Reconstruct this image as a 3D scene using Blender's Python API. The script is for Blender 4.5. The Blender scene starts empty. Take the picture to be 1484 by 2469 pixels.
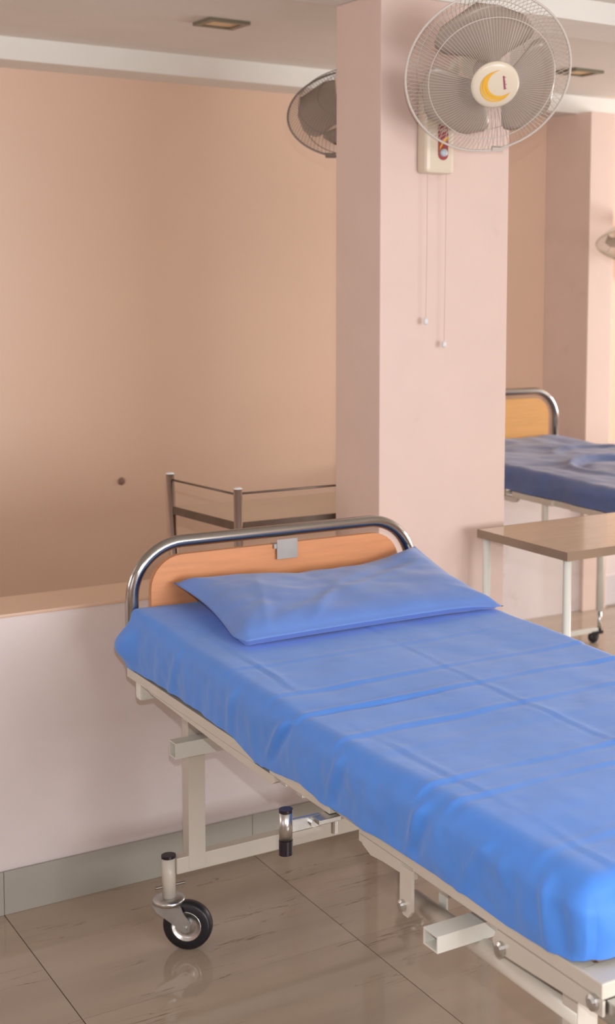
import bpy, bmesh, math, random
from mathutils import Vector, Matrix, noise
random.seed(7)
SC = bpy.context.scene
COL = SC.collection
PI = math.pi

# ------------------------------------------------------------------ camera
CAM_H = 1.75
FPX, PPX, PPY, W, Hh = 3397.5, 1235.5, 973.0, 1484, 2469
cd = bpy.data.cameras.new('camera'); cam = bpy.data.objects.new('camera', cd); COL.objects.link(cam)
R = ((0.8166, -0.5771, 0.0134), (-0.0436, -0.0848, -0.9954), (0.5756, 0.8122, -0.0944))
r_, d_, f_ = [Vector(v).normalized() for v in R]
cam.matrix_world = Matrix(((r_.x, -d_.x, -f_.x, 0), (r_.y, -d_.y, -f_.y, 0), (r_.z, -d_.z, -f_.z, CAM_H), (0, 0, 0, 1)))
cd.sensor_fit = 'HORIZONTAL'; cd.sensor_width = 36; cd.lens = FPX / W * 36
cd.shift_x = (W / 2 - PPX) / W; cd.shift_y = (PPY - Hh / 2) / W
cd.clip_start = 0.05; cd.clip_end = 60
cd.dof.use_dof = True; cd.dof.focus_distance = 2.9; cd.dof.aperture_fstop = 9.0
SC.camera = cam

# ------------------------------------------------------------------ world, lights, exposure
w = bpy.data.worlds.new('world'); SC.world = w; w.use_nodes = True
bg = w.node_tree.nodes['Background']; bg.inputs[0].default_value = (0.75, 0.86, 1.0, 1); bg.inputs[1].default_value = 0.8
SC.view_settings.view_transform = 'Standard'; SC.view_settings.look = 'None'
SC.view_settings.exposure = 0.0; SC.view_settings.gamma = 1; SC.view_settings.use_curve_mapping = False

def area(name, loc, direction, sx, sy, energy, color):
    l = bpy.data.lights.new(name, 'AREA'); l.shape = 'RECTANGLE'; l.size = sx; l.size_y = sy
    l.energy = energy; l.color = color
    o = bpy.data.objects.new(name, l); COL.objects.link(o); o.location = loc
    o.rotation_euler = Vector(direction).to_track_quat('-Z', 'Y').to_euler()
    return o
# daylight entering by the windows of the right-hand wall and of the wall behind the photographer
area('daylight_right_near', (7.9, 1.0, 1.6), (-1, 0.0, 0.05), 2.0, 1.3, 24, (0.98, 0.98, 1.0))
area('daylight_right_far', (7.9, 4.4, 1.6), (-1, 0.0, 0.05), 1.6, 1.3, 140, (1.0, 0.96, 0.93))
area('daylight_behind', (2.2, -2.4, 1.6), (-0.05, 1, 0.05), 2.6, 1.3, 172, (0.95, 0.97, 1.0))
area('fill_left_far', (-2.4, 5.0, 1.75), (1, 0.0, 0.0), 1.3, 1.0, 26, (1.0, 0.98, 0.97))  # added fill, no known source: brightens left-facing sides in the far bay
area('fill_left_near', (-2.4, 1.2, 1.6), (1, 0.1, 0.05), 1.6, 1.2, 7, (0.98, 0.98, 1.0))  # weak fill added from the left for the near bay, no known source
# the camera's flash, a hand above the lens
fd = bpy.data.lights.new('camera_flash', 'SPOT'); fd.energy = 118; fd.color = (0.93, 0.97, 1.0)
fd.spot_size = math.radians(84); fd.spot_blend = 1.0; fd.shadow_soft_size = 0.012
fl = bpy.data.objects.new('camera_flash', fd); COL.objects.link(fl); fl.location = (0.015, -0.01, CAM_H + 0.13)
fl.rotation_euler = Vector((0.62, 0.77, -0.10)).to_track_quat('-Z', 'Y').to_euler()

# ------------------------------------------------------------------ materials
def lin(c):
    return tuple(((v / 255) / 12.92 if v / 255 <= 0.04045 else ((v / 255 + 0.055) / 1.055) ** 2.4) for v in c) + (1,)

def mat(name, rgb, rough=0.5, metal=0.0, spec=0.5, var=0.06, scale=6.0, bump=0.0, bscale=60.0, sheen=0.0, coat=0.0, stretch=None):
    m = bpy.data.materials.new(name); m.use_nodes = True
    nt = m.node_tree; p = nt.nodes['Principled BSDF']
    c = lin(rgb)
    p.inputs['Roughness'].default_value = rough; p.inputs['Metallic'].default_value = metal
    p.inputs['Specular IOR Level'].default_value = spec
    p.inputs['Sheen Weight'].default_value = sheen; p.inputs['Coat Weight'].default_value = coat
    tc = nt.nodes.new('ShaderNodeTexCoord'); mp = nt.nodes.new('ShaderNodeMapping')
    nt.links.new(tc.outputs['Object'], mp.inputs['Vector'])
    if stretch: mp.inputs['Scale'].default_value = stretch
    n = nt.nodes.new('ShaderNodeTexNoise'); n.inputs['Scale'].default_value = scale; n.inputs['Detail'].default_value = 5
    nt.links.new(mp.outputs[0], n.inputs['Vector'])
    rmp = nt.nodes.new('ShaderNodeValToRGB')
    rmp.color_ramp.elements[0].position = 0.3; rmp.color_ramp.elements[1].position = 0.7
    rmp.color_ramp.elements[0].color = tuple(v * (1 - var) for v in c[:3]) + (1,)
    rmp.color_ramp.elements[1].color = tuple(min(1, v * (1 + var)) for v in c[:3]) + (1,)
    nt.links.new(n.outputs['Fac'], rmp.inputs[0]); nt.links.new(rmp.outputs[0], p.inputs['Base Color'])
    if bump:
        n2 = nt.nodes.new('ShaderNodeTexNoise'); n2.inputs['Scale'].default_value = bscale; n2.inputs['Detail'].default_value = 3
        nt.links.new(mp.outputs[0], n2.inputs['Vector'])
        b = nt.nodes.new('ShaderNodeBump'); b.inputs['Strength'].default_value = bump; b.inputs['Distance'].default_value = 0.004
        nt.links.new(n2.outputs['Fac'], b.inputs['Height']); nt.links.new(b.outputs[0], p.inputs['Normal'])
    return m

def smudged(m, rgb, amt=0.5, scale=2.2, lo=0.62, hi=0.75):
    """faint dirt patches over a painted wall"""
    nt = m.node_tree; p = nt.nodes['Principled BSDF']; src = p.inputs['Base Color'].links[0].from_socket
    tc = nt.nodes.new('ShaderNodeTexCoord'); n = nt.nodes.new('ShaderNodeTexNoise')
    n.inputs['Scale'].default_value = scale; n.inputs['Detail'].default_value = 8; n.inputs['Roughness'].default_value = 0.7
    nt.links.new(tc.outputs['Object'], n.inputs['Vector'])
    r = nt.nodes.new('ShaderNodeValToRGB'); r.color_ramp.elements[0].position = lo; r.color_ramp.elements[1].position = hi
    r.color_ramp.elements[1].color = (amt, amt, amt, 1)
    nt.links.new(n.outputs['Fac'], r.inputs[0])
    mx = nt.nodes.new('ShaderNodeMix'); mx.data_type = 'RGBA'
    nt.links.new(r.outputs[0], mx.inputs[0]); nt.links.new(src, mx.inputs[6]); mx.inputs[7].default_value = lin(rgb)
    nt.links.new(mx.outputs[2], p.inputs['Base Color'])
    return m

M = {}
M['pink'] = smudged(mat('pink_paint', (226, 201, 189), 0.55, var=0.02, bump=0.05, bscale=30), (190, 160, 150), 0.45)
M['pink_low'] = smudged(mat('pink_wall_paint', (227, 215, 212), 0.55, var=0.03, bump=0.06, bscale=30), (180, 150, 145), 0.5, 3.0, 0.58, 0.72)
M['tan'] = mat('tan_wall_paint', (224, 191, 167), 0.42, var=0.02, scale=1.5, bump=0.03, bscale=20)
M['ceiling'] = mat('ceiling_paint', (226, 220, 212), 0.8, var=0.02)
M['white'] = mat('white_beam_paint', (232, 229, 222), 0.7, var=0.02)
M['enamel'] = mat('cream_enamel', (208, 199, 186), 0.32, var=0.03, scale=9, bump=0.02)
M['enamel_w'] = mat('white_enamel', (228, 226, 216), 0.3, var=0.02)
M['chrome'] = mat('chrome', (172, 170, 166), 0.15, 1.0, var=0.05)
M['trolley_steel'] = mat('trolley_steel', (172, 158, 150), 0.2, 1.0, var=0.05)
M['clip'] = mat('satin_clip_metal', (170, 164, 158), 0.5, 0.9, var=0.06, scale=20)
M['zinc'] = mat('zinc_steel', (200, 200, 198), 0.30, 1.0, var=0.12, scale=25, bump=0.05)
M['steel_dull'] = mat('dull_steel', (122, 112, 104), 0.42, 1.0, var=0.1, scale=18)
M['rubber'] = mat('black_rubber', (30, 28, 34), 0.38, var=0.1)
M['blackcap'] = mat('black_plastic', (32, 22, 34), 0.3, var=0.1)
M['wood'] = mat('beech_laminate', (216, 146, 98), 0.4, var=0.07, scale=7, stretch=(1, 6, 14))
M['wood2'] = mat('golden_laminate', (226, 168, 100), 0.45, var=0.05, scale=7, stretch=(1, 6, 14))
M['top'] = mat('brown_laminate', (196, 176, 152), 0.16, var=0.05, scale=6, stretch=(1, 5, 1), coat=0.3)
M['edge'] = mat('laminate_edge', (150, 126, 104), 0.5, var=0.06, scale=10)
M['shelf'] = mat('shelf_laminate', (200, 176, 152), 0.3, var=0.04)
M['sheet'] = mat('blue_bed_linen', (70, 136, 228), 0.62, var=0.035, scale=14, bump=0.25, bscale=14, sheen=0.25)
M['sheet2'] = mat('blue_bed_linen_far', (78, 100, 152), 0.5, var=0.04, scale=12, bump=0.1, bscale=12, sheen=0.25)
M['pillow'] = mat('blue_pillowcase', (96, 134, 206), 0.62, var=0.04, scale=12, bump=0.2, bscale=16, sheen=0.25)
M['foam'] = mat('mattress_foam', (90, 110, 160), 0.8)
M['cream'] = mat('cream_plastic', (226, 212, 190), 0.28, var=0.01)
M['wire'] = mat('guard_wire', (206, 196, 186), 0.4, var=0.02)
M['wire2'] = mat('grey_guard_wire', (150, 140, 134), 0.4, var=0.02)
M['blade'] = mat('smoky_fan_blade', (168, 150, 136), 0.3, var=0.03)
M['blade2'] = mat('dark_fan_blade', (190, 172, 160), 0.35, var=0.03)
M['yellow'] = mat('yellow_print', (238, 180, 50), 0.5, var=0.01)
M['magenta'] = mat('maroon_print', (160, 40, 90), 0.5, var=0.01)
M['redp'] = mat('maroon_panel', (160, 72, 74), 0.4, var=0.02)
M['knob'] = mat('grey_knob', (186, 196, 204), 0.3, var=0.01)
M['cord'] = mat('pull_cord', (196, 180, 168), 0.8, var=0.02)
M['bead'] = mat('white_bead', (225, 225, 222), 0.4, var=0.01)
M['grout'] = mat('dark_grout', (86, 70, 60), 0.9, var=0.05)
M['lamp'] = mat('lamp_diffuser', (232, 202, 160), 0.5, var=0.02)
M['lampframe'] = mat('lamp_frame', (128, 122, 104), 0.35, 0.3, var=0.05)
M['panel'] = mat('white_panel', (214, 206, 208), 0.5, var=0.02)
M['dark'] = mat('dark_plug', (140, 108, 96), 0.6)
M['winframe'] = mat('window_frame_paint', (220, 216, 208), 0.5)

def tile_material(name, base, vein, rough):
    m = bpy.data.materials.new(name); m.use_nodes = True; nt = m.node_tree; p = nt.nodes['Principled BSDF']
    p.inputs['Roughness'].default_value = rough; p.inputs['Specular IOR Level'].default_value = 0.5
    tc = nt.nodes.new('ShaderNodeTexCoord'); oi = nt.nodes.new('ShaderNodeObjectInfo')
    sc = nt.nodes.new('ShaderNodeVectorMath'); sc.operation = 'SCALE'; sc.inputs[3].default_value = 31.0
    cb = nt.nodes.new('ShaderNodeCombineXYZ'); nt.links.new(oi.outputs['Random'], cb.inputs[0]); nt.links.new(oi.outputs['Random'], cb.inputs[1])
    nt.links.new(cb.outputs[0], sc.inputs[0])
    ad = nt.nodes.new('ShaderNodeVectorMath'); ad.operation = 'ADD'
    nt.links.new(tc.outputs['Object'], ad.inputs[0]); nt.links.new(sc.outputs[0], ad.inputs[1])
    def nz(scale, stretch, detail, rot=0.0):
        mp = nt.nodes.new('ShaderNodeMapping'); mp.inputs['Scale'].default_value = stretch; mp.inputs['Rotation'].default_value = (0, 0, rot)
        nt.links.new(ad.outputs[0], mp.inputs[0])
        n = nt.nodes.new('ShaderNodeTexNoise'); n.inputs['Scale'].default_value = scale; n.inputs['Detail'].default_value = detail
        nt.links.new(mp.outputs[0], n.inputs['Vector']); return n.outputs['Fac']
    def ramp(src, stops):
        r = nt.nodes.new('ShaderNodeValToRGB'); e = r.color_ramp.elements
        e[0].position, e[0].color = stops[0]; e[1].position, e[1].color = stops[-1]
        for s in stops[1:-1]:
            x = e.new(s[0]); x.color = s[1]
        nt.links.new(src, r.inputs[0]); return r.outputs[0]
    k = (0, 0, 0, 1); g = (1, 1, 1, 1)
    a = ramp(nz(1.4, (1.0, 11, 1), 7, 0.06), [(0.492, k), (0.50, g), (0.507, k)])
    patch = ramp(nz(2.2, (1, 3.5, 1), 3), [(0.50, k), (0.60, (1, 1, 1, 1))])
    mu = nt.nodes.new('ShaderNodeMix'); mu.data_type = 'RGBA'; mu.blend_type = 'MULTIPLY'; mu.inputs[0].default_value = 1
    nt.links.new(a, mu.inputs[6]); nt.links.new(patch, mu.inputs[7])
    soft = ramp(nz(1.2, (1, 5, 1), 5, 0.05), [(0.35, lin([v * 0.95 for v in base])), (0.65, lin([min(255, v * 1.03) for v in base]))])
    mx = nt.nodes.new('ShaderNodeMix'); mx.data_type = 'RGBA'
    nt.links.new(mu.outputs[2], mx.inputs[0]); nt.links.new(soft, mx.inputs[6]); mx.inputs[7].default_value = lin(vein)
    nt.links.new(mx.outputs[2], p.inputs['Base Color'])
    return m
M['tile'] = tile_material('polished_beige_tile', (174, 156, 137), (112, 90, 70), 0.065)
M['skirt'] = tile_material('skirting_tile', (172, 167, 156), (118, 96, 76), 0.25)

# ------------------------------------------------------------------ helpers
def obj(name, bm, m, parent=None, smooth=False, loc=None):
    me = bpy.data.meshes.new(name); bm.normal_update(); bm.to_mesh(me); bm.free()
    me.materials.append(m)
    if smooth:
        for p in me.polygons: p.use_smooth = True
    o = bpy.data.objects.new(name, me); COL.objects.link(o)
    if parent: o.parent = parent
    if loc: o.location = loc
    return o

def thing(name, label, cat, loc=(0, 0, 0), rz=0, group=None):
    o = bpy.data.objects.new(name, None); COL.objects.link(o); o.empty_display_size = 0.1
    o.location = loc; o.rotation_euler = (0, 0, rz); return tag(o, label, cat, group)

def tag(o, label, cat, group=None):
    o['label'] = label; o['category'] = cat
    if group: o['group'] = group
    return o

def structure(o): o['kind'] = 'structure'; return o

def box(bm, a, b, bev=0.0, mtx=None):
    g = bmesh.ops.create_cube(bm, size=1.0); vs = g['verts']
    for v in vs:
        v.co = Vector(((a[0] + b[0]) / 2 + v.co.x * (b[0] - a[0]), (a[1] + b[1]) / 2 + v.co.y * (b[1] - a[1]), (a[2] + b[2]) / 2 + v.co.z * (b[2] - a[2])))
    if bev:
        es = list({e for v in vs for e in v.link_edges})
        r = bmesh.ops.bevel(bm, geom=es, offset=bev, segments=2, affect='EDGES', profile=0.6)
        vs = list({v for f in r['faces'] for v in f.verts} | {v for v in vs if v.is_valid})
    if mtx:
        for v in vs: v.co = mtx @ v.co
    return bm

def B(a, b, bev=0.0): return box(bmesh.new(), a, b, bev)

def tube(bm, pts, r, seg=16, closed=False, cap=True, rf=None):
    pts = [Vector(p) for p in pts]; n = len(pts); rings = []; up = None
    for i, p in enumerate(pts):
        if closed: t = (pts[(i + 1) % n] - pts[i - 1]).normalized()
        else: t = (pts[min(i + 1, n - 1)] - pts[max(i - 1, 0)]).normalized()
        if up is None:
            up = Vector((0, 0, 1)) if abs(t.z) < 0.9 else Vector((1, 0, 0))
        u = (up - t * up.dot(t)).normalized(); v = t.cross(u); up = u
        rr = rf[i] if rf else r
        rings.append([bm.verts.new(p + (u * math.cos(2 * PI * k / seg) + v * math.sin(2 * PI * k / seg)) * rr) for k in range(seg)])
    m = n if closed else n - 1
    for i in range(m):
        a, b = rings[i], rings[(i + 1) % n]
        for k in range(seg): bm.faces.new((a[k], a[(k + 1) % seg], b[(k + 1) % seg], b[k]))
    if cap and not closed:
        bm.faces.new(rings[0][::-1]); bm.faces.new(rings[-1])
    return bm

def T(pts, r, seg=16, **k): return tube(bmesh.new(), pts, r, seg, **k)

def lathe(bm, prof, seg=32, mtx=None):
    """profile of (radius, height) about local z"""
    rings = []
    for r, z in prof:
        if r < 1e-6:
            rings.append([bm.verts.new((0, 0, z))])
        else:
            rings.append([bm.verts.new((r * math.cos(2 * PI * k / seg), r * math.sin(2 * PI * k / seg), z)) for k in range(seg)])
    for a, b in zip(rings, rings[1:]):
        for k in range(seg):
            q = [a[k % len(a)], a[(k + 1) % len(a)], b[(k + 1) % len(b)], b[k % len(b)]]
            q = list(dict.fromkeys(q))
            if len(q) > 2: bm.faces.new(q)
    if mtx:
        for ring in rings:
            for v in ring: v.co = mtx @ v.co
    return bm

def prism(bm, poly, d0, d1, frame):
    """polygon in the plane of frame (Matrix), extruded from d0 to d1 along its z"""
    a = [bm.verts.new(frame @ Vector((x, y, d0))) for x, y in poly]; b = [bm.verts.new(frame @ Vector((x, y, d1))) for x, y in poly]
    bm.faces.new(a[::-1]); bm.faces.new(b); n = len(poly)
    for i in range(n): bm.faces.new((a[i], a[(i + 1) % n], b[(i + 1) % n], b[i]))
    bmesh.ops.recalc_face_normals(bm, faces=bm.faces[:])
    return bm

def round_rect(x0, y0, x1, y1, r, n=6, lower=True):
    pts = []
    cs = [(x1 - r, y1 - r, 0), (x0 + r, y1 - r, 90)]
    cs += [(x0 + r, y0 + r, 180), (x1 - r, y0 + r, 270)] if lower else []
    for cx, cy, a0 in cs:
        for i in range(n + 1):
            a = math.radians(a0 + 90 * i / n); pts.append((cx + r * math.cos(a), cy + r * math.sin(a)))
    if not lower: pts += [(x0, y0), (x1, y0)]
    return pts

XZ = Matrix(((1, 0, 0, 0), (0, 0, 1, 0), (0, 1, 0, 0), (0, 0, 0, 1)))   # plane x,z extruded along +y
YZ = Matrix(((0, 0, 1, 0), (1, 0, 0, 0), (0, 1, 0, 0), (0, 0, 0, 1)))   # plane y,z extruded along +x

# ------------------------------------------------------------------ large structure
X0, X1, Y0, Y1, ZC = -2.5, 8.0, -2.5, 5.97, 2.63
FLOOR = structure(obj('floor', B((X0, Y0, -0.06), (X1, Y1, -0.0035)), M['grout']))
xs = [1.008 + 0.725 * k for k in range(-5, 11)]; ys = [3.12 + 0.725 * k for k in range(-8, 5)]
tile_mesh = {}
def tile(x0, x1, y0, y1):
    k = (round(x1 - x0, 3), round(y1 - y0, 3)); g = 0.0012
    if k not in tile_mesh:
        bm = bmesh.new(); box(bm, (g, g, -0.0034), (k[0] - g, k[1] - g, 0.0)); me = bpy.data.meshes.new('floor_tile')
        bm.to_mesh(me); bm.free(); me.materials.append(M['tile']); tile_mesh[k] = me
    o = bpy.data.objects.new('floor_tile', tile_mesh[k]); COL.objects.link(o); o.parent = FLOOR; o.location = (x0, y0, 0)
for a, b in zip(xs, xs[1:]):
    for c, d in zip(ys, ys[1:]):
        a2, b2, c2, d2 = max(a, X0), min(b, X1), max(c, Y0), min(d, Y1)
        if a2 < 3.2 and c2 < 3.77 < d2: d2 = 3.77
        if b2 - a2 > 0.05 and d2 - c2 > 0.05: tile(a2, b2, c2, d2)
structure(obj('ceiling', B((X0, Y0, ZC), (X1, Y1 + 0.2, ZC + 0.15)), M['ceiling']))
structure(obj('wall_back', B((X0, Y1, 0), (X1, Y1 + 0.2, ZC)), M['tan']))

def wall_with_windows(name, along, fixed0, fixed1, lo, hi, wins):
    bm = bmesh.new()
    def seg(a, b, z0, z1):
        if along == 'x': box(bm, (a, fixed0, z0), (b, fixed1, z1))
        else: box(bm, (fixed0, a, z0), (fixed1, b, z1))
    p = lo
    for a, b in wins:
        seg(p, a, 0, ZC); seg(a, b, 0, 0.95); seg(a, b, 2.25, ZC); p = b
    seg(p, hi, 0, ZC); structure(obj(name, bm, M['pink']))
wall_with_windows('wall_right', 'y', X1, X1 + 0.2, Y0, Y1 + 0.2, [(0.0, 2.0), (3.6, 5.2)])
wall_with_windows('wall_front', 'x', Y0 - 0.2, Y0, X0 - 0.2, X1 + 0.2, [(0.9, 3.5)])
wall_with_windows('wall_left', 'y', X0 - 0.2, X0, Y0, Y1 + 0.2, [(0.4, 2.0), (4.35, 5.6)])  # unseen wall; its two openings are added for the left fill
def window(name, along, f0, a, b):
    bm = bmesh.new(); t = 0.05
    for p, q, z0, z1 in ((a, a + t, 0.95, 2.25), (b - t, b, 0.95, 2.25), (a, b, 0.95, 1.0), (a, b, 2.2, 2.25), ((a + b) / 2 - .02, (a + b) / 2 + .02, 1.0, 2.2)):
        if along == 'x': box(bm, (p, f0 - 0.12, z0), (q, f0 - 0.06, z1))
        else: box(bm, (f0 + 0.06, p, z0), (f0 + 0.12, q, z1))
    structure(obj(name, bm, M['winframe']))
window('window_1', 'y', X1, 0.0, 2.0); window('window_2', 'y', X1, 3.6, 5.2); window('window_3', 'x', Y0, 0.9, 3.5)
window('added_window_near', 'y', X0 - 0.2, 0.4, 2.0); window('added_window_far', 'y', X0 - 0.2, 4.35, 5.6)  # unseen window frames, added to go with the left fill lamps

# half-height wall behind the near bed, its tan sill and skirting
hw = structure(obj('wall_half', B((X0, 3.77, 0), (2.13, 3.97, 0.812), 0.0), M['pink_low']))
sl = obj('sill', B((X0, 3.766, 0.812), (2.13, 3.972, 0.822), 0.003), M['tan'], hw)
bb = structure(obj('baseboard_half', B((X0, 3.7625, 0), (2.13, 3.77, 0.117)), M['grout']))
for a, b in zip(xs, xs[1:]):
    a, b = max(a, X0), min(b, 2.129)
    if b - a > 0.05: obj('skirting_tile', box(bmesh.new(), (0, -0.006, 0), (b - a - 0.0016, 0, 0.119), 0.0), M['skirt'], bb, loc=(a + 0.0008, 3.7624, 0.0008))
# low wall of the far bay
structure(obj('wall_low', B((3.3, 5.63, 0), (X1, Y1, 0.822)), M['pink_low']))
# the two square columns
structure(obj('column', B((2.13, 3.70, 0), (2.597, 3.98, 2.5598), 0.004), M['pink']))
structure(obj('column_far', B((4.43, 5.60, 0), (4.585, 5.9695, 2.5418), 0.003), M['pink']))
# dropped beams
structure(obj('trim_1', B((X0, 3.70, 2.56), (X1, 3.98, ZC)), M['white']))
structure(obj('trim_2', B((X0, 5.72, 2.542), (X1, 5.97, ZC)), M['white']))

# ------------------------------------------------------------------ sheets (a rounded slab of cloth)
def cloth(x0, x1, y0, y1, ztop, zhem, rad, disp, step=0.012, side=11):
    bm = bmesh.new()
    nx = max(8, int((x1 - x0) / step)); ny = max(8, int((y1 - y0) / step))
    # unwrapped parameters: beyond 0..1 the cloth goes down the side
    us = [-(side - i) for i in range(side)] + [i for i in range(nx + 1)] + [nx + 1 + i for i in range(side)]
    vs = [-(side - i) for i in range(side)] + [i for i in range(ny + 1)] + [ny + 1 + i for i in range(side)]
    grid = {}
    for u in us:
        for v in vs:
            uo = max(0, -u, u - nx); vo = max(0, -v, v - ny)
            if uo and vo and uo != vo: continue          # mitred corner: only the diagonal is kept
            uc = min(max(u, 0), nx); vc = min(max(v, 0), ny)
            x = x0 + (x1 - x0) * uc / nx; y = y0 + (y1 - y0) * vc / ny
            h = max(uo, vo) / side
            zt, zh = ztop(x, y), zhem(x, y)
            z = zt - (zt - zh) * h
            r = rad(x, y)
            # round the shoulder
            qx = min(max(x, x0 + r), x1 - r); qy = min(max(y, y0 + r), y1 - r); qz = min(z, zt - r)
            d = Vector((x - qx, y - qy, z - qz))
            if d.length > 1e-6:
                k = r / d.length if (abs(d.x) > 1e-6 or abs(d.y) > 1e-6) and h < 1e-6 or (z > zt - r and h > 0) else None
                if k: p = Vector((qx, qy, qz)) + d * k
                else:
                    e = Vector((x - qx, y - qy, 0)); p = Vector((qx, qy, z)) + (e * (r / e.length) if e.length > 1e-6 and e.length > r else e)
            else: p = Vector((x, y, z))
            p = disp(p, h, x, y)
            grid[(u, v)] = bm.verts.new(p)
    for i in range(len(us) - 1):
        for j in range(len(vs) - 1):
            ks = [(us[i], vs[j]), (us[i + 1], vs[j]), (us[i + 1], vs[j + 1]), (us[i], vs[j + 1])]
            q = [grid[k] for k in ks if k in grid]
            if len(q) == 4: bm.faces.new(q)
            elif len(q) == 3: bm.faces.new(q)
    # join the mitre between neighbouring diagonal rings
    bmesh.ops.remove_doubles(bm, verts=bm.verts[:], dist=0.0002)
    bmesh.ops.recalc_face_normals(bm, faces=bm.faces[:])
    return bm

def fbm(x, y, z=0.0, o=4): return noise.fractal(Vector((x, y, z)), 1.0, 2.0, o)
def ridge(d, w): return math.exp(-(d / w) ** 2)
def sstep(a, b, x):
    t = min(max((x - a) / (b - a), 0), 1); return t * t * (3 - 2 * t)

# ------------------------------------------------------------------ beds
def caster(root, px, py, ztop, trail, wheel_r=0.064):
    """a tube socket with a swivel caster; trail = direction the wheel trails to"""
    tr = Vector((trail[0], trail[1], 0)).normalized(); ax = Vector((-tr.y, tr.x, 0)); c = Vector((px, py, 0))
    hub = c + tr * 0.050 + Vector((0, 0, wheel_r))
    st = obj('caster_socket', T([c + Vector((0, 0, 0.136)), c + Vector((0, 0, ztop - 0.004))], 0.0175, 20), M['enamel'], root, True)
    obj('cap', T([c + Vector((0, 0, ztop - 0.004)), c + Vector((0, 0, ztop + 0.003))], 0.0185, 20), M['blackcap'], st)
    F = Matrix.Translation(c)
    obj('fork_plate', lathe(bmesh.new(), [(0, .136), (.030, .136), (.040, .132), (.042, .127), (.040, .121), (.034, .117), (0, .117)], 28, F), M['zinc'], root, True)
    obj('screw', T([c + Vector((-.034, .004, .163)), c + Vector((.040, -.008, .166))], 0.0035, 8), M['steel_dull'], st)
    fr = Matrix(((tr.x, 0, ax.x, c.x), (tr.y, 0, ax.y, c.y), (0, 1, 0, 0), (0, 0, 0, 1)))
    bm = bmesh.new()
    a = 0.050
    poly = [(-0.038, 0.120), (0.039, 0.120), (0.047, 0.100), (a + 0.016, wheel_r + 0.014), (a + 0.012, wheel_r - 0.008), (a, wheel_r - 0.014), (a - 0.012, wheel_r - 0.008), (a - 0.028, 0.070), (-0.024, 0.100)]
    for s in (1, -1): prism(bm, poly, s * 0.0215, s * 0.0245, fr)
    # crown joining the two cheeks
    prism(bm, [(-0.036, 0.1165), (0.037, 0.1165), (0.037, 0.121), (-0.036, 0.121)], -0.0245, 0.0245, fr)
    obj('caster_fork', bm, M['zinc'], root)
    wf = Matrix(((tr.x, 0, ax.x, hub.x), (tr.y, 0, ax.y, hub.y), (0, 1, 0, hub.z), (0, 0, 0, 1)))
    R_ = wheel_r
    wh = obj('caster_wheel', lathe(bmesh.new(), [(.038, -.015), (R_ - .006, -.016), (R_ - .001, -.010), (R_, 0), (R_ - .001, .010), (R_ - .006, .016), (.038, .015)], 40, wf), M['rubber'], root, True)
    obj('wheel_disc', lathe(bmesh.new(), [(0, -.013), (.012, -.0145), (.020, -.010), (.034, -.008), (.037, -.0155), (.0395, -.0155), (.0395, .0155), (.037, .0155), (.034, .008), (.020, .010), (.012, .0145), (0, .013)], 36, wf), M['zinc'], wh, True)
    obj('axle', T([hub - ax * 0.029, hub + ax * 0.029], 0.006, 12), M['zinc'], root)

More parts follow.
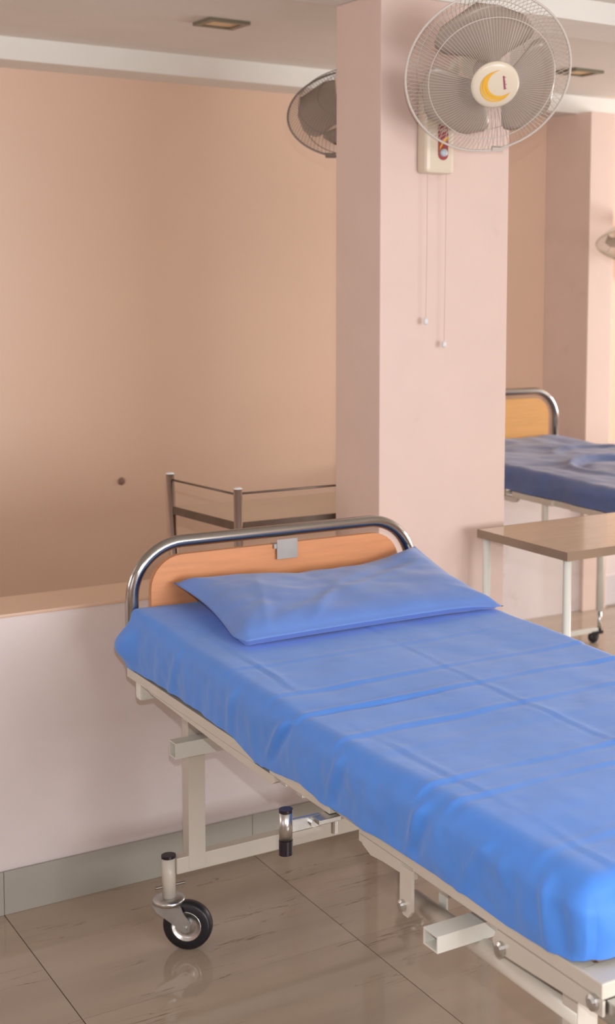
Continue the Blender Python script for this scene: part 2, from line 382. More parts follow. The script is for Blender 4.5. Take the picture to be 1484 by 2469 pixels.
def make_bed(ox, oy, dz, near):
    """local x 0 = outer face of the left rail, y 0 = headboard plane, z from floor"""
    W_ = 0.86
    if near:
        lab, g = 'steel hospital bed with cream frame, beech headboard and black caster, in the foreground', 'hospital beds'
    else:
        lab, g = 'hospital bed behind the column, with golden headboard and grey blue bedding', 'hospital beds'
    root = thing('hospital_bed', lab, 'bed', (ox, oy, 0), 0, g)
    E_ = M['enamel']
    top = 0.725 + dz
    # headboard: bent chrome tube, laminate panel, card clip
    rt = 0.0165; R0 = 0.135; zt = top + 0.329 - rt; xl, xr = rt, W_ - rt
    pts = [(xl, 0, top - 0.02)]
    for i in range(13):
        a = PI - PI / 2 * i / 12; pts.append((xl + R0 + R0 * math.cos(a), 0, zt - R0 + R0 * math.sin(a)))
    for i in range(13):
        a = PI / 2 - PI / 2 * i / 12; pts.append((xr - R0 + R0 * math.cos(a), 0, zt - R0 + R0 * math.sin(a)))
    pts.append((xr, 0, top - 0.02))
    obj('headboard_tube', T(pts, rt, 24), M['chrome'], root, True)
    hp = obj('headboard_panel', prism(bmesh.new(), round_rect(0.064, top + 0.01, W_ - 0.062, top + 0.279, 0.085, 8, False), -0.009, 0.009, XZ), M['wood'] if near else M['wood2'], root)
    for s in (0.30, W_ - 0.30):
        obj('panel_bracket', B((s - .012, -.006, top - 0.02), (s + .012, .006, top + 0.012)), M['enamel'], hp)
    if near:
        bm = box(bmesh.new(), (0.413, -0.0205, top + 0.238), (0.474, -0.0185, top + 0.292), 0.0005)
        box(bm, (0.405, -0.0185, top + 0.268), (0.474, 0.004, top + 0.2805))
        obj('card_clip', bm, M['clip'], root)
    # bed deck frame
    L = 1.935
    def rail(name, y0, y1, x=0.0, z0=0.0, z1=0.0235, w_=0.022, m=E_, mirror=True, bev=0.002):
        for sx in ((0, 1) if mirror else (0,)):
            a = x if not sx else W_ - x - w_
            obj(name, B((a, y0, top - z1), (a + w_, y1, top - z0), bev), m, root)
    # long angle rails: back section, thigh section, foot section
    rail('back_rail', -0.765, 0.0)
    rail('seat_rail', -1.100, -0.835)
    rail('joint_rail', -1.215, -1.098, 0.014)
    for xa in (0.001, W_ - 0.021): obj('link_bar', prism(bmesh.new(), [(-.150, top - .024), (-.855, top - .024), (-.862, top - .034), (-.845, top - .0435), (-.60, top - .040), (-.16, top - .027)], xa, xa + 0.020, YZ), E_, root)
    rail('thigh_rail', -1.405, -1.212, 0.004)
    rail('foot_rail', -L, -1.408, w_=0.032)
    # deeper flared lower flange of the thigh section (left side, seen from the camera)
    prof = [(-1.212, top - .0235), (-1.405, top - .0235), (-1.405, top - .042), (-1.37, top - .044), (-1.30, top - .046), (-1.255, top - .050), (-1.225, top - .040)]
    for xa in ((0.003, W_ - 0.013) if near else ()):
        obj('thigh_flange', prism(bmesh.new(), prof[::-1], xa, xa + 0.010, YZ), E_, root)
    obj('foot_end_rail', B((0.0005, -L - 0.0005, top - 0.0245), (W_ - 0.0005, -L + 0.055, top + 0.0005), 0.003), E_, root)
    obj('head_end_rail', B((0.012, -0.062, top - 0.075), (W_ - 0.012, -0.028, top - 0.024), 0.006), M['enamel_w'], root)
    for k in range(9):
        y = -0.15 - k * 0.21; obj('deck_slat', B((0.02, y - .012, top - 0.02), (W_ - .02, y + .012, top - 0.008)), E_, root)
    if near:
        obj('gusset', B((0.006, -1.225, top - 0.040), (0.012, -1.205, top - 0.006), 0.001), E_, root)
        obj('stop_block', B((0.005, -0.90, top - 0.033), (0.03, -0.875, top - 0.0235)), M['zinc'], root)
        obj('stop_block', B((0.010, -0.965, top - 0.037), (0.034, -0.94, top - 0.0235)), M['zinc'], root)
        # hinge bar and torsion pipe under the foot section
        bar = obj('hinge_bar', prism(bmesh.new(), [(-1.410, top - .024), (-1.370, top - .024), (-1.370, top - .098), (-1.382, top - .112), (-1.398, top - .112), (-1.410, top - .098)][::-1], -0.003, 0.003, YZ), E_, root)
        bolt = lambda n, y, z, par, x=-0.003, r=0.0105: obj(n, lathe(bmesh.new(), [(0, .009), (r * .6, .009), (r, .006), (r, 0), (0, 0)], 6 if n == 'bolt' else 16, Matrix(((0, 0, -1, x), (1, 0, 0, y), (0, 1, 0, z), (0, 0, 0, 1)))), M['zinc'], par)
        bolt('bolt_head', -1.383, top - .094, bar)
        obj('torsion_pipe', T([(0.042, -1.345, top - .108), (0.042, -1.84, top - .108)], 0.0165, 20), E_, root, True)
        tb = obj('pipe_tab', B((0.060, -1.425, top - .115), (0.064, -1.40, top - .055)), M['enamel_w'], root)
        obj('tab_bolt', T([(0.062, -1.412, top - .085), (0.11, -1.412, top - .085)], 0.006, 8), M['zinc'], tb)
        lk = obj('link_plate', prism(bmesh.new(), [(-1.668, top - .0245), (-1.938, top - .0245), (-1.938, top - .048), (-1.665, top - .060), (-1.657, top - .045)], -0.001, 0.004, YZ), E_, root)
        bolt('bolt_head', -1.683, top - .050, lk, -0.001, 0.0125); bolt('bolt_head', -1.918, top - .033, lk, -0.001, 0.0125)
        obj('corner_bracket', B((0.008, -L - .030, top - .060), (0.05, -L + .02, top - .0255), 0.003), M['zinc'], root)
        # rod holder: a silver stub pipe with black caps on an outward arm
        px_, py_ = -0.085, -1.085
        sp = obj('rod_holder', T([(px_, py_, top - .062), (px_, py_, top - .004)], 0.0125, 20), M['zinc'], root, True)
        obj('cap', T([(px_, py_, top - .005), (px_, py_, top + .001)], 0.0133, 20), M['blackcap'], sp)
        obj('rubber_foot', T([(px_, py_, top - .088), (px_, py_, top - .060)], 0.0133, 20), M['blackcap'], sp)
        arm = box(bmesh.new(), (px_ + 0.010, py_ - .004, top - .048), (-0.012, py_ + .004, top - .022), 0.002)
        box(arm, (-0.030, py_ - .03, top - .034), (0.018, py_ + .006, top - .0245), 0.001)
        ho = obj('holder_arm', arm, M['zinc'], root)
        obj('holder_bolt', T([(0.008, -1.105, top - .060), (0.008, -1.105, top - .026)], 0.0065, 10), M['zinc'], ho)
        obj('holder_bolt', T([(-0.030, py_ - .012, top - .036), (-0.030, py_ - .003, top - .036)], 0.008, 10), M['zinc'], ho)
    # open-ended cross tubes (rod sockets)
    def open_tube(xa, xb, y0, y1, z0, z1):
        t = 0.003; bm = bmesh.new()
        o = [(y0, z0), (y1, z0), (y1, z1), (y0, z1)]; i = [(y0 + t, z0 + t), (y1 - t, z0 + t), (y1 - t, z1 - t), (y0 + t, z1 - t)]
        V = {}
        for s, x in (('a', xa), ('b', xb)):
            for k in range(4): V[s, 'o', k] = bm.verts.new((x, *o[k])); V[s, 'i', k] = bm.verts.new((x, *i[k]))
        for k in range(4):
            j = (k + 1) % 4
            bm.faces.new((V['a', 'o', k], V['a', 'o', j], V['b', 'o', j], V['b', 'o', k]))
            bm.faces.new((V['a', 'i', j], V['a', 'i', k], V['b', 'i', k], V['b', 'i', j]))
            for s in 'ab': bm.faces.new((V[s, 'o', k], V[s, 'o', j], V[s, 'i', j], V[s, 'i', k]))
        bmesh.ops.recalc_face_normals(bm, faces=bm.faces[:])
        obj('cross_tube', bm, M['enamel_w'], root)
    if near:
        open_tube(0.066, 0.80, -0.158, -0.117, 0.516, 0.556)
        open_tube(-0.050, 0.91, -1.570, -1.526, 0.632, 0.661)
        # head leg frame: two posts, low beam, casters
        for s in (0, 1):
            x = 0.116 if not s else W_ - 0.162
            obj('leg_post', B((x, -0.116, 0.20), (x + 0.046, -0.076, top - 0.0235), 0.002), E_, root)
        obj('leg_beam', B((0.084, -0.115, 0.196), (W_ - 0.084, -0.081, 0.238), 0.002), E_, root)
        caster(root, 0.069, -0.096, 0.243, (0.75, -0.66)); caster(root, W_ - 0.069, -0.096, 0.243, (0.35, 0.93))
        # foot legs
        for s in (0, 1):
            x = 0.030 if not s else W_ - 0.07
            obj('leg_post', B((x, -1.842, 0.205), (x + 0.040, -1.802, top - 0.024), 0.003), E_, root)
        obj('leg_beam', B((0.05, -1.838, 0.196), (W_ - 0.05, -1.806, 0.234), 0.002), E_, root)
        caster(root, 0.05, -1.86, 0.243, (0.9, 0.2)); caster(root, W_ - 0.05, -1.86, 0.243, (0.4, -0.8))
    else:
        obj('drop_bar', B((0.004, -1.05, top - 0.14), (0.024, -1.032, top - 0.0235), 0.001), M['enamel_w'], root)
        for x, y in ((0.07, -0.30), (0.900, -0.30), (0.07, -1.70), (0.79, -1.70)):
            lg = obj('leg_post', T([(x, y, 0.15), (x, y, top - 0.0235)], 0.019, 16), M['enamel_w'], root, True)
            obj('stem', T([(x, y, 0.045), (x, y, 0.15)], 0.010, 12), M['zinc'], lg, True)
        obj('leg_beam', B((0.07, -0.312, 0.05), (0.885, -0.288, 0.07), 0.002), M['enamel_w'], root)
        obj('leg_beam', B((0.07, -0.30, top - 0.05), (0.885, -0.28, top - 0.025), 0.002), M['enamel_w'], root)
        for x, y in ((0.07, -0.30), (0.900, -0.30), (0.07, -1.70), (0.79, -1.70)):
            wf = Matrix.Translation((x - 0.035, y + 0.0, 0.028)) @ Matrix.Rotation(PI / 2, 4, 'X')
            obj('caster_wheel', lathe(bmesh.new(), [(0, -.012), (.022, -.013), (.028, -.008), (.028, .008), (.022, .013), (0, .012)], 24, wf), M['rubber'], root, True)
            obj('caster_fork', B((x - 0.055, y - 0.018, 0.04), (x + 0.012, y + 0.018, 0.056), 0.003), M['rubber'], root)
    return root

make_bed(1.24, 3.44, 0.0, True)
make_bed(3.24, 5.40, 0.14, False)

# near mattress under its blue sheet
def ztop1(x, y): return 0.851 + 0.020 * sstep(3.0, 3.43, y) + 0.006 * sstep(2.5, 3.0, y) - 0.006 * ridge(y - 2.3, 0.25)
HEM = [(1.5, .745), (1.60, .732), (1.74, .722), (1.9, .728), (2.07, .726), (2.26, .724), (2.37, .719), (2.45, .731), (2.58, .715), (2.67, .710), (2.79, .733), (2.98, .740), (3.2, .739), (3.45, .731)]
def zhem1(x, y):
    for (a, za), (b, zb) in zip(HEM, HEM[1:]):
        if y <= b: return za + (zb - za) * min(max((y - a) / (b - a), 0), 1) - 0.003
    return HEM[-1][1]
def rad1(x, y): return 0.032 + 0.014 * sstep(2.9, 1.6, y) - 0.018 * sstep(3.2, 3.38, y)
def disp1(p, h, x, y):
    side = sstep(0.0, 0.35, h)
    topw = 1 - side
    z = 0.0
    # ironed fold grid: long folds and cross folds, panels between them very slightly domed
    A = 1.695 + 0.014 * fbm(0.3, y * 2.2, 3.1); Bx = 1.318 + 0.018 * fbm(0.9, y * 2.4, 1.7)
    z += (-0.0015 * ridge(p.x - A, 0.005) + 0.0013 * ridge(p.x - A - 0.010, 0.009)) * (0.9 + fbm(p.y * 3, 2.2))
    z += (-0.0018 * ridge(p.x - Bx, 0.005) + 0.0015 * ridge(p.x - Bx - 0.011, 0.010)) * (0.7 + fbm(p.y * 3, 7.2))
    for yr, amp, wd in ((2.652, .0035, .009), (2.512, .0052, .008), (2.345, .0045, .010), (2.230, .002, .02), (2.040, .0048, .009), (1.952, .0050, .009), (1.70, .003, .012), (2.86, .0020, .010)):
        yy = yr + 0.012 * fbm(p.x * 2.5, yr * 7, 0.4)
        z += amp * (0.6 + 0.5 * fbm(p.x * 3, yr * 3)) * (ridge(p.y - yy, wd) - 0.7 * ridge(p.y - yy + 0.016, wd * 1.3))
    z += 0.0045 * fbm(p.x * 2.6, p.y * 2.2, 0.7, 3) + 0.0016 * fbm(p.x * 9, p.y * 8, 2.2, 3)
    p = p + Vector((0, 0, z * topw))
    if h > 0 and x < 1.5 and 1.55 < y:      # left drop: soft pulls and a slight outward belly
        n = fbm(y * 7.5, h * 1.1, 5.0, 3) * 0.006 + fbm(y * 17, h * 2.0, 9.0, 2) * 0.003
        pulls = 0.0
        for yc, lean, am in ((2.53, 0.10, .011), (2.00, 0.05, .010), (2.78, 0.03, .005), (2.30, 0.05, .006), (1.655, -0.03, .009), (3.1, .04, .004), (1.80, 0.08, .005)):
            pulls += am * ridge(p.y - yc - lean * h, 0.012) - 0.6 * am * ridge(p.y - yc - lean * h + 0.028, 0.016)
        p.x -= (n * side + pulls * min(1, h * 4) * (1 - 0.5 * h) + 0.004 * math.sin(PI * h))
        p.x -= 0.010 * side * h
    if h > 0 and x > 1.9: p.x += 0.006 * side * fbm(y * 8, h, 2.0, 3)
    if h > 0.55 and x < 1.4 and y < 3.36 and p.z < 0.732: p.x = min(p.x, 1.2372)
    # gathered corner flap at the head, folded corner at the foot
    if x < 1.45 and y > 3.30:
        k = sstep(3.345, 3.40, y) * (1 - sstep(1.25, 1.36, x))
        e = sstep(0.15, 0.6, h) * (1 - 0.85 * sstep(0.68, 1.0, h)); p.x -= 0.024 * k * e; p.y += 0.030 * k * e
    if h > 0 and y < 1.62:
        p.y -= 0.010 * side * math.sin(PI * h) + 0.010 * side * fbm(x * 11, h * 1.5, 4.4, 3)
        for xc in (1.33, 1.365): p.y -= 0.026 * ridge(p.x - xc - 0.03 * h, 0.009) * math.sin(PI * min(1, h + .15))
    return p
mt = obj('mattress', B((1.285, 1.60, 0.728), (2.075, 3.38, 0.815), 0.02), M['foam'])
tag(mt, 'near mattress covered with a creased bright blue sheet, under the pillow', 'mattress', 'mattresses')
obj('bed_sheet', cloth(1.247, 2.112, 1.545, 3.432, ztop1, zhem1, rad1, disp1, 0.008, 16), M['sheet'], mt, True)

# far mattress with rumpled sheet
def ztop2(x, y): return 0.958 + 0.008 * sstep(5.0, 5.35, y)
def zhem2(x, y): return 0.868
def disp2(p, h, x, y):
    side = sstep(0.0, 0.35, h)
    z = 0.012 * fbm(p.x * 3.2, p.y * 3.0, 7.0, 3) + 0.004 * fbm(p.x * 9, p.y * 9, 1.0, 2)
    for cx, cy, rr, am in ((3.75, 4.35, 0.30, .020), (3.95, 4.05, 0.42, .018), (3.7, 3.9, .22, .014), (3.9, 4.75, 0.25, .010)):
        d = math.hypot(p.x - cx, (p.y - cy)) - rr; z += am * (ridge(d, 0.022) - 0.6 * ridge(d + 0.045, 0.03)) * (0.5 + 0.5 * math.sin(math.atan2(p.y - cy, p.x - cx) * 1.0 + cx * 5))
    p = p + Vector((0, 0, z * (1 - side)))
    if h > 0: p.x -= (0.012 * fbm(y * 5, h, 3.0, 3) * side) * (1 if x < 3.7 else -1)
    return p
m2 = obj('mattress', B((3.29, 3.60, 0.870), (4.08, 5.34, 0.93), 0.02), M['foam'])
tag(m2, 'far mattress under a rumpled dull blue sheet, behind the brown table', 'mattress', 'mattresses')
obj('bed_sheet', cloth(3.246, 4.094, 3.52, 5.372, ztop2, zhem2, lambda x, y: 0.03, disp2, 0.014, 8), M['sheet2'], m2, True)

# pillow leaning on the headboard panel
def pillow():
    bm = bmesh.new(); nu, nv = 84, 52; top, bot = {}, {}
    bl, br, fl_, fr = Vector((1.352, 3.405)), Vector((2.080, 3.408)), Vector((1.336, 2.974)), Vector((2.106, 2.982))
    back = [(0, .938), (.22, .934), (.45, .912), (.72, .918), (.85, .930), (1, .958)]
    for i in range(nu + 1):
        for j in range(nv + 1):
            u, v = i / nu, j / nv
            q = (fl_ * (1 - u) + fr * u) * (1 - v) + (bl * (1 - u) + br * u) * v
            # soft inward curve of the edges between the corners
            q.x += 0.022 * math.sin(PI * v) * (1 - 2 * u) * (abs(1 - 2 * u)) ** 3
            q.y += (0.010 * math.sin(PI * u) * (1 - v) ** 3)
            for (a, za), (b, zb) in zip(back, back[1:]):
                if u <= b: zb_ = za + (zb - za) * (u - a) / (b - a); break
            q.x += (0.022 if u < .5 else -0.010) * ridge(min(u, 1 - u), .05) * ridge(min(v, 1), .07)
            zf = ztop1(q.x, q.y) + 0.006
            mid = zf + 0.017 * (1 - v) + (zb_ - zf) * (v ** 1.25) - 0.012 * ridge(u - 1, .12) * (1 - v)
            e = min(u, 1 - u) * 0.76; g = min(v, 1 - v) * 0.43
            ed = min(e, g)
            k = (1 - math.exp(-max(ed - 0.006, 0) / 0.036))
            t = 0.045 * k * (1 - 0.25 * v)
            wr = 0.008 * fbm(u * 3.1 + v * 1.2, v * 2.6 - u, 3.3, 3) * min(1, ed / 0.05)
            wr += 0.0025 * (ridge((u - .42) * 0.9 - (v - .30) * 1.1, 0.055) - ridge((u - .36) * .9 - (v - .34) * 1.1, .06)) * min(1, ed / .06)
            wr += 0.005 * (ridge(u - .10 - .20 * v, .018)) * min(1, ed / .05) * (1 - v)
            wr += 0.005 * (ridge(u - .30 - .5 * (v - .1), .022)) * min(1, ed / .05) * ridge(v - .2, .25)
            top[i, j] = bm.verts.new((q.x, q.y - 0.0 * v, mid + t + wr))
            if i in (0, nu) or j in (0, nv): bot[i, j] = top[i, j]
            else: bot[i, j] = bm.verts.new((q.x, q.y, max(zf - 0.002, mid - t * 1.0)))
    for i in range(nu):
        for j in range(nv):
            bm.faces.new((top[i, j], top[i + 1, j], top[i + 1, j + 1], top[i, j + 1]))
            bm.faces.new((bot[i, j], bot[i, j + 1], bot[i + 1, j + 1], bot[i + 1, j]))
    return bm
tag(obj('pillow', pillow(), M['pillow'], None, True), 'flat blue pillow with a loose pillowcase resting against the beech headboard', 'pillow')

# ------------------------------------------------------------------ wall fans
def fan(label, c, n, phase, mount, back, blades, wire, R_=0.243, detail=True, cords=True, group='wall fans'):
    """c rim centre, n facing direction, mount = (x0,x1,z0,z1,ywall), back: +1 wall plate behind (+y), -1 plate in front (-y)"""
    root = thing('wall_fan', label, 'fan', (0, 0, 0), 0, group)
    c = Vector(c); n = Vector(n).normalized()
    xv = Vector((0, 0, 1)).cross(n).normalized(); yv = n.cross(xv)
    F = Matrix(((xv.x, yv.x, n.x, c.x), (xv.y, yv.y, n.y, c.y), (xv.z, yv.z, n.z, c.z), (0, 0, 0, 1)))
    P = lambda r, a, z: F @ Vector((r * math.cos(a), r * math.sin(a), z))
    zf = lambda r: 0.072 * (1 - (r / R_) ** 2.6)
    zr = lambda r: -0.085 * (1 - (r / R_) ** 4)
    rim = obj('guard_rim', T([P(R_, 2 * PI * k / 72, 0.0) for k in range(72)], 0.0036, 8, closed=True), wire, root, True)
    obj('rim_clip', B((-.018, -.006, -.007), (.018, .006, .007), 0.002), wire, rim)
    rim.children[0].matrix_local = Matrix.Translation(P(R_, -PI / 2 + 0.28, 0)) @ Matrix(((xv.x, yv.x, n.x, 0), (xv.y, yv.y, n.y, 0), (xv.z, yv.z, n.z, 0), (0, 0, 0, 1)))
    bm = bmesh.new(); N = 120
    for k in range(N):
        a = 2 * PI * k / N; tube(bm, [P(r, a, zf(r)) for r in (0.064, 0.10, 0.14, 0.18, 0.21, 0.23, R_)], 0.0009, 3, cap=False)
    g = obj('front_guard', bm, wire, root, True); g['kind'] = 'stuff'
    bm = bmesh.new(); N = 96
    for k in range(N):
        a = 2 * PI * (k + .5) / N; tube(bm, [P(r, a + (0.243 - r) * 1.2, zr(r)) for r in (0.07, 0.12, 0.17, 0.205, 0.23, R_)], 0.00085, 3, cap=False)
    for rr in (0.13, 0.20): tube(bm, [P(rr, 2 * PI * k / 60, zr(rr)) for k in range(60)], 0.0012, 4, closed=True)
    g = obj('rear_guard', bm, wire, root, True); g['kind'] = 'stuff'
    obj('guard_ring', T([P(R_ * .76, 2 * PI * k / 72, zf(R_ * .76) + .001) for k in range(72)], 0.0014, 6, closed=True), wire, root, True)
    hc = obj('hub_cap', lathe(bmesh.new(), [(0, .081), (.045, .0805), (.062, .078), (.070, .073), (.071, .068), (.060, .066), (0, .066)], 40, F), M['cream'], root, True)
    # blades: broad cupped petals
    for b in range(3):
        a0 = math.radians(phase + 120 * b); bm = bmesh.new(); nr, na = 14, 12; G = {}
        for i in range(nr + 1):
            t = i / nr; r = 0.036 + (0.212 - 0.036) * t
            lead = math.radians(13 + 48 * math.sin(PI * min(1, t * 0.62 + 0.08)) ** 1.1) * (1 if t < .8 else math.sqrt(max(0.0, 1 - ((t - .8) / .203) ** 2)))
            tail = math.radians(9 + 39 * math.sin(PI * min(1, t * 0.55 + 0.10))) * (1 if t < .72 else math.sqrt(max(0.0, 1 - ((t - .72) / .283) ** 2)))
            for j in range(na + 1):
                s = j / na; a = a0 - tail + (lead + tail) * s
                z = 0.018 - 0.034 * s * (0.5 + .5 * t) + 0.006 * math.sin(PI * s)
                G[i, j] = (bm.verts.new(P(r, a, z + .0012)), bm.verts.new(P(r, a, z - .0012)))
        for i in range(nr):
            for j in range(na):
                bm.faces.new([G[i, j][0], G[i + 1, j][0], G[i + 1, j + 1][0], G[i, j + 1][0]])
                bm.faces.new([G[i, j][1], G[i, j + 1][1], G[i + 1, j + 1][1], G[i + 1, j][1]])
        for j in range(na):
            bm.faces.new([G[nr, j][0], G[nr, j][1], G[nr, j + 1][1], G[nr, j + 1][0]]); bm.faces.new([G[0, j + 1][0], G[0, j + 1][1], G[0, j][1], G[0, j][0]])
        for i in range(nr):
            bm.faces.new([G[i, 0][0], G[i, 0][1], G[i + 1, 0][1], G[i + 1, 0][0]]); bm.faces.new([G[i + 1, na][0], G[i + 1, na][1], G[i, na][1], G[i, na][0]])
        bmesh.ops.remove_doubles(bm, verts=bm.verts[:], dist=1e-5)
        obj('blade', bm, blades, root, True)
    obj('spinner', lathe(bmesh.new(), [(0, .035), (.022, .033), (.036, .022), (.040, .0), (.040, -.03), (0, -.03)], 28, F), blades, root, True)
    obj('motor_housing', lathe(bmesh.new(), [(0, -.075), (.060, -.078), (.066, -.095), (.062, -.15), (.050, -.19), (.028, -.21), (0, -.213)], 32, F), M['cream'], root, True)
    x0, x1, z0, z1, yw = mount; s = -1 if back > 0 else 1
    mc = F @ Vector((0, 0, -.15)); tc = Vector(((x0 + x1) / 2, yw + s * 0.04, z1 - 0.02))
    obj('neck', T([mc, mc.lerp(tc, .5) + Vector((0, 0, .02)), tc], 0.022, 14), M['cream'], root, True)
    ya, yb = sorted((yw, yw + s * 0.060))
    wb = obj('wall_box', B((x0, ya, z0), (x1, yb, z1), 0.012), M['cream'], root, True)
    for e in wb.data.polygons: e.use_smooth = False
    if cords:
        fy = yw - 0.060
        cx = x0 + 0.057
        sp_ = obj('switch_panel', prism(bmesh.new(), round_rect(cx - .0175, z0 + 0.040, cx + .0175, z0 + 0.150, .0173, 6), fy - .0022, fy + .002, XZ), M['redp'], root)
        obj('knob', lathe(bmesh.new(), [(0, .012), (.009, .011), (.0115, .008), (.012, 0)], 20, Matrix(((1, 0, 0, cx), (0, 0, -1, fy - .002), (0, 1, 0, z0 + 0.062), (0, 0, 0, 1)))), M['knob'], root, True)
        sw = [(-.014, -.022), (-.012, -.010), (-.004, .008), (.014, .022), (.016, .016), (.002, .002), (-.008, -.012)]
        obj('swoosh', prism(bmesh.new(), [(cx + a, z0 + 0.090 + b) for a, b in sw], fy - .0034, fy - .0020, XZ), M['yellow'], sp_)
        bm = bmesh.new()
        for k in range(7):
            prism(bm, [(cx - .013 + k * .0037, z0 + .122 + .0035 * (k % 2)), (cx - .0115 + k * .0037, z0 + .122 + .0035 * (k % 2)), (cx - .0095 + k * .0037, z0 + .131 + .003 * (k % 3)), (cx - .011 + k * .0037, z0 + .131 + .003 * (k % 3))], fy - .0034, fy - .0020, XZ)
        obj('lettering', bm, M['cream'], sp_)
        for cxx, zb, off in ((2.2695, 1.590, 0.0), (2.3365, 1.519, 0.0)):
            cd_ = obj('pull_cord', T([(cxx, yw - .040, z0 + .005), (cxx + .0012, yw - .038, (z0 + zb) / 2), (cxx, yw - .036, zb)], 0.0009, 5), M['cord'], root)
            obj('bead', lathe(bmesh.new(), [(0, .012), (.004, .011), (.007, .004), (.007, -.006), (.0045, -.010), (0, -.011)], 14, Matrix.Translation((cxx, yw - .036, zb))), M['bead'], cd_, True)
    if detail:   # crescents and wordmark printed on the hub cap
        def crescent(cx_, cy_, ro, off, sh, ang):
            bm = bmesh.new(); out, inn = [], []
            for k in range(25):
                a = math.radians(ang) + math.radians(-118 + 236 * k / 24); th = off * math.cos((k / 24 - .5) * PI) ** 0.8
                out.append((cx_ + ro * math.cos(a), cy_ + ro * math.sin(a))); inn.append((cx_ + (ro - th) * math.cos(a), cy_ + (ro - th) * math.sin(a)))
            for k in range(24):
                q = [F @ Vector((x, y, .0822 + sh)) for x, y in (out[k], out[k + 1], inn[k + 1], inn[k])]
                bm.faces.new([bm.verts.new(v) for v in q])
            bmesh.ops.remove_doubles(bm, verts=bm.verts[:], dist=1e-6)
            obj('crescent', bm, M['yellow'], hc)
        crescent(.000, -.001, .0460, .0050, .0002, 218); crescent(.004, .003, .0440, .0080, .0004, 216); crescent(.009, .008, .0420, .0075, .0006, 213)
        bm = bmesh.new()
        for k in range(9):
            h_ = (.0075, .0045, .0045, .006, .0045, .0075, .0045, .0045, .006)[k]
            y_ = .031 - k * .0042; x_ = .0155 + k * .0012
            prism(bm, [(x_, y_), (x_ + h_, y_ - .0008), (x_ + h_, y_ - .0026), (x_, y_ - .0018)], .0818, .0832, F)
        prism(bm, [(.0150, .033), (.0175, .033), (.0275, -.007), (.025, -.007)], .0818, .0834, F)
        obj('lettering', bm, M['magenta'], hc)
    return root

fan('cream wall fan with yellow crescent logo on the column front above the near bed', (2.299, 3.38, 2.305), (-0.2479, -0.8121, -0.5282), 100,
    (2.254, 2.353, 2.037, 2.30, 3.70), 1, M['blade'], M['wire'])
fan('dark bladed fan half hidden behind the left edge of the column', (2.438, 4.40, 2.292), (0.4231, 0.5611, -0.7114), 126,
    (2.38, 2.50, 2.10, 2.36, 3.98), -1, M['blade2'], M['wire2'], detail=False, cords=False)
fan('far fan seen in part at the right edge of the picture, beside the far column', (4.555, 5.31, 1.876), (-0.215, -0.245, -0.945), 20,
    (4.99, 5.09, 1.70, 1.96, 5.97), 1, M['blade'], M['cream'], detail=False, cords=False)

# ------------------------------------------------------------------ brown-topped table in front of the far bed
tb = thing('side_table', 'brown laminate table on white tubular legs, beside the near bed and the column', 'table', (2.442, 3.16, 0), math.radians(2.0))
tp = obj('tabletop', B((0, 0, 0.918), (0.75, 0.44, 0.943), 0.002), M['top'], tb)
bm = bmesh.new()
for a, b in (((-.0015, -.0015, .9175), (.7515, -.0002, .9435)), ((-.0015, .4402, .9175), (.7515, .4415, .9435)), ((-.0015, 0, .9175), (-.0002, .44, .9435)), ((.7502, 0, .9175), (.7515, .44, .9435))): box(bm, a, b)
obj('edge_band', bm, M['edge'], tp)
for x, y in ((0.017, 0.020), (0.017, 0.415), (0.733, 0.020), (0.733, 0.415)):
    lg = obj('leg', T([(x, y, 0.02), (x, y, 0.918)], 0.0125, 18), M['enamel_w'], tb, True)
    obj('rubber_foot', T([(x, y, 0.0), (x, y, 0.022)], 0.0145, 14), M['rubber'], lg)
# ------------------------------------------------------------------ chrome trolley behind the half wall
tr = thing('chrome_trolley', 'chrome tube trolley with tan shelf standing behind the near headboard', 'trolley', (1.75, 4.2, 0))
LEG = [((1.748, 4.42), 1.063, (1.762, 4.33)), ((1.806, 4.01), 1.082, (1.812, 3.995)), ((2.42, 4.42), 1.063, (2.42, 4.36)), ((2.44, 4.01), 1.082, (2.43, 3.995))]
LEG[1] = ((1.806, 4.012), 1.063, (1.812, 3.998)); LEG[3] = ((2.44, 4.012), 1.063, (2.43, 3.998))
off = Vector((1.75, 4.2, 0))
for (x, y), zt, (bx, by) in LEG:
    lg = obj('leg', T([Vector((bx, by, 0.03)) - off, Vector((x, y, zt)) - off], 0.0135, 16), M['trolley_steel'], tr, True)
    obj('cap', lathe(bmesh.new(), [(.0138, 0), (.0138, .002), (.008, .005), (0, .006)], 16, Matrix.Translation(Vector((x, y, zt)) - off)), M['bead'], lg, True)
    obj('rubber_foot', T([Vector((bx, by, 0.0)) - off, Vector((bx, by, .032)) - off], 0.014, 12), M['rubber'], lg)
def bar(a, b, z, r=0.0035, name='guard_rail'):
    obj(name, T([Vector((*LEG[a][0], z)) - off, Vector((*LEG[b][0], z)) - off], r, 8), M['steel_dull'], tr, True)
bar(0, 1, 1.045); bar(1, 3, 1.048); bar(2, 3, 1.045)
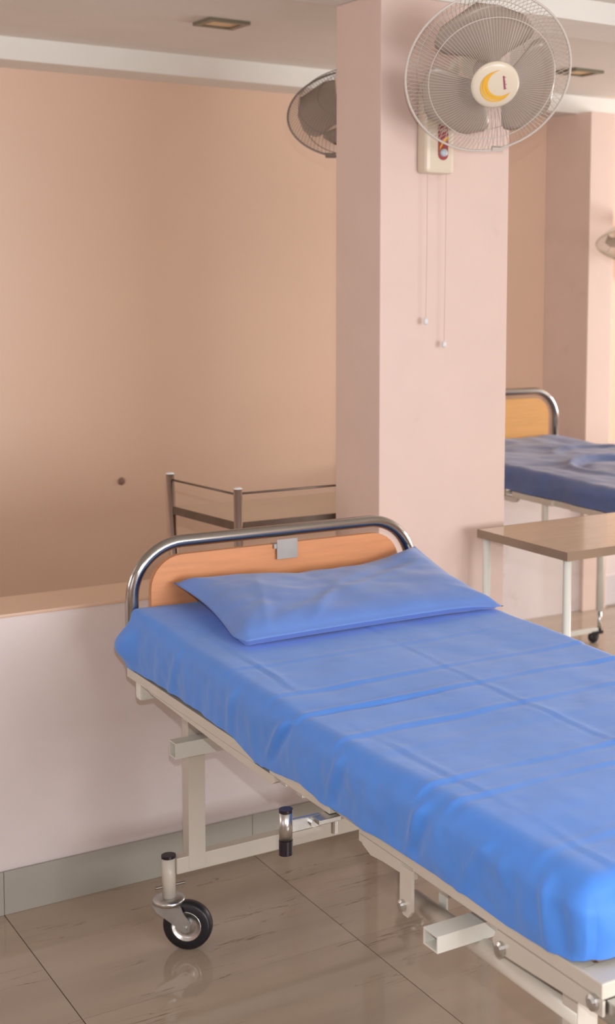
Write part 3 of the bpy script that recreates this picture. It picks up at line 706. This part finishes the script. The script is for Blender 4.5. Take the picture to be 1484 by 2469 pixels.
for zz, nm in ((0.935, 'shelf'), (0.40, 'shelf')):
    fr = Matrix.Translation(-off)
    obj(nm, prism(bmesh.new(), [(1.75, 4.415), (1.81, 4.018), (2.435, 4.018), (2.415, 4.415)], zz, zz + 0.018, fr), M['shelf'], tr)
    e = bmesh.new()
    for a, b in ((0, 1), (1, 3), (2, 3)):
        p, q = Vector((*LEG[a][0], zz + .009)) - off, Vector((*LEG[b][0], zz + .009)) - off
        d = (q - p).normalized(); s = Vector((-d.y, d.x, 0)) * 0.002; u = Vector((0, 0, .013))
        vs = [e.verts.new(v) for v in (p - s - u, p + s - u, p + s + u, p - s + u, q - s - u, q + s - u, q + s + u, q - s + u)]
        for f in ((0, 1, 2, 3), (7, 6, 5, 4), (0, 4, 5, 1), (1, 5, 6, 2), (2, 6, 7, 3), (3, 7, 4, 0)): e.faces.new([vs[i] for i in f])
    bmesh.ops.recalc_face_normals(e, faces=e.faces[:])
    obj('shelf_edge', e, M['steel_dull'], tr)

# ------------------------------------------------------------------ ceiling lights, wall plug, low panel
def downlight(cx, cy, label):
    t = thing('ceiling_light', label, 'light', (cx, cy, ZC), 0.0, 'square ceiling lights')
    s = 0.078; bm = bmesh.new()
    for a, b in (((-s, -s, -.012), (s, -s + .022, 0)), ((-s, s - .022, -.012), (s, s, 0)), ((-s, -s + .022, -.012), (-s + .022, s - .022, 0)), ((s - .022, -s + .022, -.012), (s, s - .022, 0))): box(bm, a, b)
    obj('frame', bm, M['lampframe'], t)
    obj('diffuser', B((-s + .022, -s + .022, -.006), (s - .022, s - .022, 0)), M['lamp'], t)
downlight(2.140, 4.875, 'square ceiling light at upper left, above the tan wall')
downlight(3.895, 5.015, 'square ceiling light at upper right, seen beside the cream fan')
tag(obj('wall_plug', lathe(bmesh.new(), [(0, .012), (.010, .010), (.016, .004), (.017, 0)], 16, Matrix(((1, 0, 0, 2.139), (0, 0, -1, 5.97), (0, 1, 0, .806), (0, 0, 0, 1)))), M['dark'], None, True), 'small dark plug stuck on the tan back wall at left', 'plug')
pn = tag(obj('wall_panel', B((4.50, 5.618, 0.01), (4.95, 5.63, 0.165), .002), M['panel']), 'pale grey panel low on the far pink wall under the table', 'panel')
obj('socket_hole', B((4.470, 5.612, 0.05), (4.4999, 5.63, 0.078), .003), M['dark'], pn)
